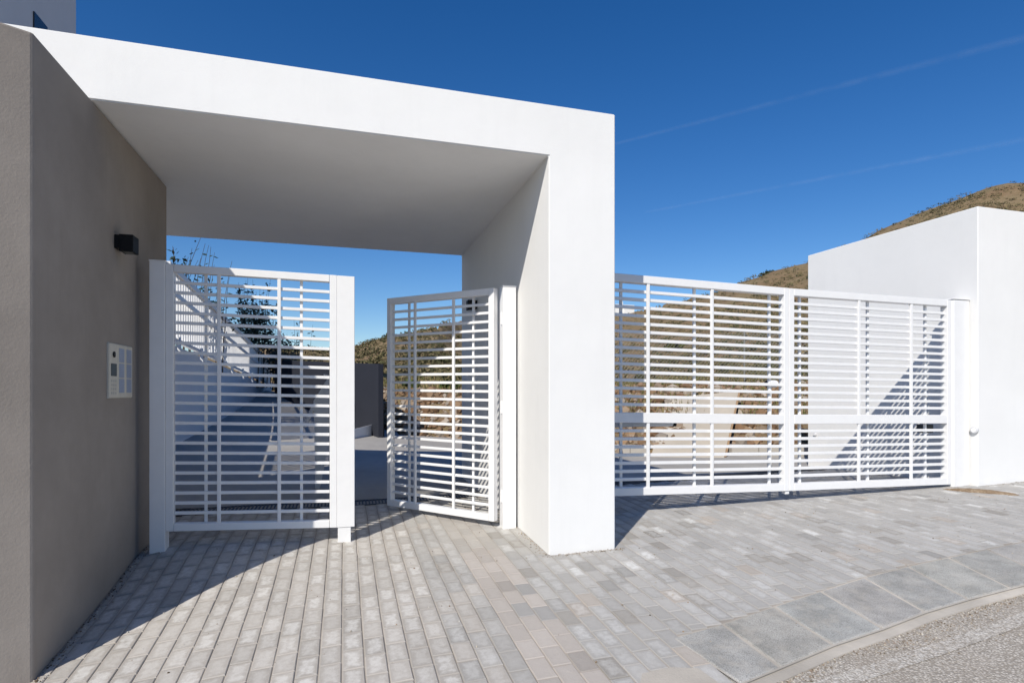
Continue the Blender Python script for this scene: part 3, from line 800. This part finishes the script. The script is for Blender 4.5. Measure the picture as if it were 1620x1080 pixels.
def mass(name, V, Fc, C, mat, kind='stuff', label=None, cat=None, parent=None):
    me = bpy.data.meshes.new(name); me.from_pydata(V, [], Fc)
    ca = me.color_attributes.new('pcol', 'FLOAT_COLOR', 'POINT'); ca.data.foreach_set('color', np.array(C, np.float32).ravel())
    me.materials.append(mat); o = bpy.data.objects.new(name, me); COL.objects.link(o)
    if parent: o.parent = parent
    return tag(o, label, cat, kind=kind)
# scrub: bushes as clumps of small leaf faces
def bush(V, Fc, C, x, y, z, s, col, n, flat=.75):
    for _ in range(n):
        d = Vector((random.gauss(0, 1), random.gauss(0, 1), random.gauss(0, 1))).normalized() * (random.random() ** .45)
        p = Vector((x + d.x * s, y + d.y * s, z + (d.z * .5 + .42) * s * flat * 1.3))
        u = Vector((random.gauss(0, 1), random.gauss(0, 1), random.gauss(0, 1))).normalized(); w = u.orthogonal().normalized()
        q = s * random.uniform(.16, .34); n0 = len(V)
        V += [tuple(p + u * q), tuple(p + w * q * .8), tuple(p - u * q), tuple(p - w * q * .8)]
        Fc.append((n0, n0+1, n0+2, n0+3)); t = random.uniform(.75, 1.25); C += [(col[0]*t, col[1]*t, col[2]*t, 1)] * 4
V, Fc, C = [], [], []
GREENS = [(.066, .068, .032), (.082, .082, .038), (.105, .095, .045), (.14, .12, .06), (.18, .145, .078), (.20, .155, .085)]
count = 0
while count < 11000:
    z_ = random.random()
    if z_ < .32: a = random.uniform(AZ(430), AZ(735))
    elif z_ < .74: a = random.uniform(AZ(965), AZ(1285))
    elif z_ < .91: a = random.uniform(AZ(1285), AZ(1650))
    else: a = random.uniform(AZ(1650), AZ(3000))
    R = float(np.interp(a, _rt[:, 0], _rt[:, 1])); r1 = float(np.interp(a, _toe[:, 0], _toe[:, 1]))
    r = (r1 + 5) * (R / (r1 + 5)) ** (random.random() ** .8) if z_ < .74 else R * random.uniform(.62, 1.0)
    x, y, z = hill_pt(a, r)
    if noise.noise((x * .06, y * .06, 9)) < random.uniform(-.6, .5): continue
    s = random.uniform(.10, .34) * min(2.6, (r / 26) ** .55)
    bush(V, Fc, C, x, y, z - .05, s, random.choice(GREENS), 14 if r > 60 else 26); count += 1
mass('scrub', V, Fc, C, M['scrub'], label='low dry scrub covering the brown hillsides beyond the gates', cat='scrub')
# dry grass near the fence
V, Fc, C = [], [], []
for _ in range(9000):
    a = random.uniform(AZ(965), AZ(1290)) if random.random() < .75 else random.uniform(AZ(600), AZ(735))
    r1 = float(np.interp(a, _toe[:, 0], _toe[:, 1])); r = r1 + 1.0 + 17 * random.random() ** 1.6
    x, y, z = hill_pt(a, r); h = random.uniform(.05, .20); t = random.random() * 6.28
    dx, dy = math.cos(t) * .02, math.sin(t) * .02; lx, ly = random.gauss(0, .06), random.gauss(0, .06); n0 = len(V)
    V += [(x-dx, y-dy, z-.02), (x+dx, y+dy, z-.02), (x+lx, y+ly, z+h)]; Fc.append((n0, n0+1, n0+2))
    c = random.choice([(.30, .23, .12), (.24, .19, .09), (.16, .15, .06), (.12, .13, .045)]); C += [(*c, 1)] * 3
mass('dry_grass', V, Fc, C, M['scrub'], label='dry grass on the bank beyond the double gate', cat='grass')
# rubble on the bank
def rock(V, Fc, C, c, s, col):
    n0 = len(V); ico = ROCK
    ax = [random.uniform(.6, 1.2) for _ in range(3)]; sd = random.random() * 50
    for v in ico[0]:
        k = 1 + .45 * noise.noise((v[0] * 1.3 + sd, v[1] * 1.3, v[2] * 1.3))
        V.append((c[0] + v[0] * s * ax[0] * k, c[1] + v[1] * s * ax[1] * k, c[2] + v[2] * s * ax[2] * k * .75))
    t = random.uniform(.7, 1.25); C += [(col[0]*t, col[1]*t, col[2]*t, 1)] * len(ico[0]); Fc += [tuple(n0 + i for i in f) for f in ico[1]]
bm = bmesh.new(); bmesh.ops.create_icosphere(bm, subdivisions=1, radius=1); ROCK = ([tuple(v.co) for v in bm.verts], [tuple(v.index for v in f.verts) for f in bm.faces]); bm.free()
V, Fc, C = [], [], []
RC = [(.26, .175, .11), (.22, .14, .085), (.29, .22, .16), (.18, .11, .065), (.36, .31, .26)]
for _ in range(2600):
    a = random.uniform(AZ(940), AZ(1320)) if random.random() < .7 else random.uniform(AZ(598), AZ(745))
    r1 = float(np.interp(a, _toe[:, 0], _toe[:, 1])); w = float(np.interp(a, _bw[:, 0], _bw[:, 1])); r = r1 + w * random.random() ** .9 * 1.15
    x, y, z = hill_pt(a, r); rock(V, Fc, C, (x, y, z), random.choice([.035, .04, .05, .06, .08, .11, .15]) * random.uniform(.7, 1.2), random.choice(RC))
mass('rubble', V, Fc, C, M['rock'], label='brown rubble and stones on the cut bank beyond the driveway', cat='rubble')

# grit lying on the pavers and along the feet of the walls
V, Fc, C = [], [], []
for k in range(1500):
    if k < 420: x, y = -1.498 + abs(random.gauss(0, .03)) + .006, random.uniform(3.3, 5.2)
    elif k < 640: x, y = random.uniform(1.45, 2.15), 4.15 - abs(random.gauss(0, .03)) - .006
    elif k < 780: x, y = 1.517 - abs(random.gauss(0, .03)) - .006, random.uniform(4.1, 4.95)
    elif k < 950: x, y = random.uniform(7.2, 9), 4.91 - abs(random.gauss(0, .04)) - .008
    else:
        x = random.uniform(-1.4, 7); y = random.uniform(front_limit(x) - .3, 4.9)
        if y > 4.1 and 1.5 < x < 2.1: continue
    s = random.choice([.002, .003, .003, .004, .006]); rock(V, Fc, C, (x, y, g(x, y) + s * .3), s, random.choice([(.45, .40, .33), (.30, .22, .15), (.12, .09, .06), (.55, .52, .47)]))
for k in range(5200):
    i = random.randrange(0, 11); a_, b_ = KO[i], KO[i + 1]; t = random.random(); p = a_.lerp(b_, t); d_ = (b_ - a_).normalized(); n_ = Vector((d_.y, -d_.x, 0))
    p = p + n_ * (.02 + abs(random.gauss(0, .14))) * (.45 + .9 * noise.noise((p.x * 2.2, p.y * 2.2, 4)) + .3 * random.random()); s = random.choice([.0015, .002, .002, .003, .003, .004, .006])
    rock(V, Fc, C, (p.x, p.y, g(p.x, p.y) - .022 + s * .4), s, random.choice([(.36, .30, .24), (.28, .22, .17), (.45, .40, .34), (.20, .16, .12), (.52, .48, .42)]))
mass('grit', V, Fc, C, M['rock'], label='fine grit scattered on the pavers, in the gutter and along the wall feet', cat='grit')

# bushes that can be told apart
def bush_thing(px, py, t, s, col, label, n=160):
    p = onT(px, py, t); az = math.atan2(p.x, p.y); r = math.hypot(p.x, p.y); z = hill_pt(az, r)[2]
    o_ = thing('bush', label, 'bush', (p.x, p.y, z), 0)
    V, Fc, C = [], [], []; bush(V, Fc, C, 0, 0, 0, s, col, n, .9)
    mass('foliage', V, Fc, C, M['scrub'], kind=None, parent=o_)
    for k in range(5): MB().tube((0, 0, -.1), (random.gauss(0, .3) * s, random.gauss(0, .3) * s, s * .7), s * .03, s * .012, 5).build('stem', M['bark'], o_)
bush_thing(1066, 500, 62, 1.1, (.075, .08, .022), 'round olive green bush on the brown slope behind the left leaf of the double gate')
bush_thing(1216, 430, 166, 2.6, (.035, .042, .022), 'dark bush standing on the skyline left of the far white wall', 190)
bush_thing(1258, 418, 166, 1.1, (.04, .045, .022), 'small dark bush on the skyline close to the far white wall', 80)

bush_thing(652, 606, 15.2, .24, (.085, .115, .030), 'low green plant on the bank top seen through the open leaf, nearer its free edge', 110)
bush_thing(712, 606, 15.0, .26, (.075, .10, .032), 'low green plant on the bank top seen through the open leaf, nearer the pillar', 110)
cs = thing('coping', 'pale concrete coping along the top of the rubble bank behind the open leaf', 'coping', onT(602, 619, 15.1))
a_, b_ = onT(602, 619, 15.1), onT(742, 617, 14.6); n_ = 5
for i in range(n_):
    p, q = a_ + (b_ - a_) * (i / n_) - cs.location, a_ + (b_ - a_) * ((i + .985) / n_) - cs.location; w_ = Vector((.05, .24, 0))
    MB().hexa([tuple(v - Vector((0, 0, .16))) for v in (p, q, q + w_, p + w_)] + [tuple(v) for v in (p, q, q + w_, p + w_)]).build('coping_stone', M['concrete'], cs, bevel=.008)

# concrete block kerbs, ramp slab and fence beyond the double gate
kb = thing('block_kerb', 'low kerb of grey concrete blocks at the foot of the rubble bank', 'kerb', (5, 9.5, g(5, 9.5)))
for px0, px1 in ((972, 1024), (1158, 1292)):
    a0, a1 = hit(px0, 719.5), hit(px1, 722); n = max(2, int((a1 - a0).length / .40))
    for i in range(n):
        p, q = a0 + (a1 - a0) * (i / n), a0 + (a1 - a0) * ((i + .97) / n); pb_ = Vector((0, .15, 0)); o3 = Vector((5, 9.5, g(5, 9.5)))
        m = MB().hexa([tuple(v - o3 - Vector((0,0,.05))) for v in (p, q, q + pb_, p + pb_)] + [tuple(v - o3 + Vector((0,0,.19 + random.uniform(0,.01)))) for v in (p, q, q + pb_, p + pb_)])
        m.build('kerb_block', M['concrete'], kb, bevel=.008)
rp_ = thing('concrete_ramp', 'sloping beige concrete slab rising through the bank beyond the double gate', 'ramp', hit(1090, 722))
o3 = rp_.location.copy(); b0, b1 = hit(1030, 722), hit(1146, 723); t0, t1 = onT(1052, 630, 12.9), onT(1169, 617.5, 12.9)
def slabpts(a, b, c, d, th): 
    n = (b - a).cross(d - a).normalized(); n = n if n.z > 0 else -n
    return [tuple(p - o3 - n * th) for p in (a, b, c, d)] + [tuple(p - o3) for p in (a, b, c, d)]
MB().hexa(slabpts(b0, b1, t1, t0, .18)).build('slab', M['beige_concrete'], rp_, bevel=.008)
e0, e1 = b1 + Vector((.004, 0, .01)), t1 + Vector((.004, 0, .01)); ew = Vector((.05, .01, 0))
MB().hexa(slabpts(e0, e0 + ew, e1 + ew, e1, .2)).build('edge_board', M['ochre'], rp_)
# chain-link fence on top of the bank
fe = thing('chain_link_fence', 'wire mesh fence on thin posts along the foot of the hill', 'fence', (0, 0, 0))
fa, fb = onT(940, 618, 15.0), onT(1330, 618, 15.6)
def fz(p): return hill_pt(math.atan2(p.x, p.y), math.hypot(p.x, p.y))[2]
fe.location = (fa.x, fa.y, fz(fa)); FO = fe.location.copy()
fl = (fb - fa).length; fd = (fb - fa) / fl; HF = 1.35; npst = 5
bz = lambda s: fz(fa + fd * s)
for i in range(npst + 1):
    s_ = fl * i / npst; p = fa + fd * s_; p.z = bz(s_)
    MB().tube(p - FO - Vector((0,0,.1)), p - FO + Vector((0,0,HF + .06)), .022, seg=8).build('fence_post', M['fence'], fe)
m = MB(); st = .10
def fpt(s, h): p = fa + fd * s; return Vector((p.x, p.y, bz(s) + h)) - FO
for k in range(int((fl + HF) / st)):
    for sg in (1, -1):
        s0 = k * st - (HF if sg > 0 else 0); s1 = s0 + HF * 1.0
        a_, h0, b_, h1 = s0, 0.0, s1, HF
        if sg < 0: h0, h1 = HF, 0.0
        if a_ < 0: f = -a_ / (b_ - a_); h0 += (h1 - h0) * f; a_ = 0
        if b_ > fl: f = (b_ - fl) / (b_ - a_); h1 -= (h1 - h0) * f; b_ = fl
        if b_ - a_ > .02: m.tube(fpt(a_, h0), fpt(b_, h1), .0034, seg=3, caps=False)
m.tube(fpt(0, HF), fpt(fl, HF), .004, seg=4); m.build('wire_mesh', M['fence'], fe)['kind'] = 'stuff'
# camera on a thin pole behind the gate
cp = hit(1219, 745); cpo = thing('camera_pole', 'thin white pole carrying a small white camera behind the double gate', 'pole', cp)
tt = cp.y / ray(1219, 745)[1]; zc = onT(1219, 607, tt).z - cp.z
MB().tube((0,0,0), (0,0,zc), .014, seg=8).build('shaft', M['gate'], cpo)
MB().tube((-.06, -.02, zc), (.13, .05, zc), .055, seg=14).build('housing', M['gate'], cpo, bevel=.008)
MB().tube((-.062, -.021, zc), (-.082, -.027, zc), .052, seg=14).build('lens', M['black'], cpo)

# white villa on the far ridge
vp = onT(988, 491, 400); vz = vp.z
vl = thing('villa', 'small white flat roofed villa far away on the ridge behind the double gate', 'house', (vp.x, vp.y, vz - 6))
sc_ = 400 / F_PX
MB().box(-15*sc_, -2.2*sc_, 0, 9, 0, 6 + 9.5*sc_).build('wall_body', M['white'], vl)
MB().box(-2.1*sc_, 15.5*sc_, -1.5, 8, 0, 6 + 8.5*sc_).build('wall_body', M['white'], vl)
MB().tube((0, 3, 6 + 8.5*sc_), (0, 3, 6 + 15*sc_), .5, .25, 8).build('chimney', M['white'], vl)
for px_, w_, h_ in ((1.0, 1.5, 4.5), (5.5, 1.0, 2), (9.5, 1.2, 2), (12.6, 1.5, 3.6)):
    MB().box(px_*sc_, (px_+w_)*sc_, -1.53, -1.505, 6 + 3.3*sc_, 6 + (3.3 + h_)*sc_).build('window', M['glass_dark'], vl)
for px_ in (-12, -8): MB().box(px_*sc_, (px_+1.2)*sc_, -.03, -.005, 6 + 3*sc_, 6 + 5*sc_).build('window', M['glass_dark'], vl)

# ------------------------------------------------------------------ shrubs behind the railing
def shrub(x, y, label, shoots, group='dark leafy shrubs behind the louvred railing'):
    z0 = wt(y) - .2; r = thing('shrub', label, 'shrub', (x, y, z0), 0, group); lf = MB()
    for (dx, dy, h, lean, leafy, top) in shoots:
        pts = []; n = 9
        for i in range(n + 1):
            f = i / n; pts.append(Vector((dx + lean * f * f + .03 * noise.noise((dx * 9, f * 3, y)), dy + .05 * noise.noise((dy * 7, f * 3, x)), h * f)))
        st_ = MB()
        for i in range(n): st_.tube(pts[i], pts[i+1], .011 * (1 - i / n) + .003, .011 * (1 - (i + 1) / n) + .003, 5, False)
        st_.build('stem', M['bark'], r)
        for _ in range(leafy):
            f = random.uniform(.40, top); i = min(n - 1, int(f * n)); p = pts[i].lerp(pts[i+1], f * n - i)
            sp = .20 * (1.15 - f); p = p + Vector((random.gauss(0, sp), random.gauss(0, sp), random.gauss(0, .05)))
            u = Vector((random.gauss(0,1), random.gauss(0,1), random.gauss(0,.6))).normalized(); w = u.orthogonal().normalized(); q = random.uniform(.022, .050)
            lf.quad(p + u*q*1.5, p + w*q*.7, p - u*q*1.5, p - w*q*.7)
    lf.build('leaves', M['leaf'], r)['kind'] = 'stuff'
def shoots(n, spread, h0, h1, lean, leafy, top):
    return [(random.gauss(0, spread), random.gauss(0, spread), random.uniform(h0, h1), random.gauss(lean, .15), leafy, top) for _ in range(n)]
def spot(px, y): r = ray(px, 600); return r[0] / r[1] * y, y
x, y = spot(288, 12.2); shrub(x, y, 'shrub of long bare shoots above the railing beside the grey brown wall', shoots(9, .22, 2.0, 2.75, .22, 8, .95) + shoots(2, .1, 2.1, 2.4, -.05, 60, .95))
x, y = spot(316, 13.2); shrub(x, y, 'thin shrub with bare leaning shoots above the top end of the railing', shoots(7, .2, 1.9, 2.8, .3, 10, .9) + shoots(4, .15, 1.5, 2.2, .05, 40, .95))
x, y = spot(384, 18.2); shrub(x, y, 'upright leafy shrub behind the middle of the railing', shoots(7, .16, 2.2, 3.1, .03, 90, .95))
x, y = spot(408, 18.8); shrub(x, y, 'dense dark shrub, the tallest behind the railing', shoots(11, .22, 2.0, 3.1, .03, 150, .85) + shoots(5, .2, 2.6, 3.6, .05, 30, .95))
x, y = spot(446, 20.5); shrub(x, y, 'shrub with spreading low branches at the far end of the railing', shoots(7, .2, 1.3, 2.1, .06, 150, .9))
x, y = spot(470, 21.6); shrub(x, y, 'sparse shrub of tall thin shoots above the darkened wall', shoots(6, .22, 1.6, 2.9, .08, 26, .9))

# ------------------------------------------------------------------ contrails
def contrail_mat():
    k = NT('ice_cloud'); k.set(1, 0, 0); k.col((.72, .80, .90))
    tr = k.n('ShaderNodeBsdfTransparent'); mx = k.n('ShaderNodeMixShader')
    f = k.noise(.0016, 5, .65)
    k.L(k.math('MULTIPLY', k.ramp(f, [(.3, (.05,.05,.05)), (.7, (1,1,1))]), .0058), mx.inputs[0])
    k.L(tr.outputs[0], mx.inputs[1]); k.L(k.b.outputs[0], mx.inputs[2]); k.L(mx.outputs[0], k.out.inputs['Surface']); return k.m
M['contrail'] = contrail_mat()
for (a_, b_, w0_, w1_, lb) in (((968, 229), (1700, 40), 2.6, 5, 'upper faint white vapour trail slanting across the blue sky'), ((1020, 336), (1700, 206), 2.2, 4.2, 'lower faint white vapour trail slanting across the blue sky')):
    A_, B_ = onZ(*a_, 9000), onZ(*b_, 9000); cdir = thing('vapour_trail', lb, 'contrail', A_, 0, 'vapour trails in the sky')
    for f in (1.0, .75, .5, .28):
        d_ = B_ - A_
        MB().tube((0,0,0), d_ * .5, w0_ * f * A_.length / F_PX, (w0_ + w1_) / 2 * f * (A_ + d_ * .5).length / F_PX, 16, False).build('plume', M['contrail'], cdir, smooth=True)
        MB().tube(d_ * .5, d_, (w0_ + w1_) / 2 * f * (A_ + d_ * .5).length / F_PX, w1_ * f * B_.length / F_PX, 16, False).build('plume', M['contrail'], cdir, smooth=True)
S.cycles.transparent_max_bounces = 24
S.cycles.max_bounces = 12; S.cycles.diffuse_bounces = 10
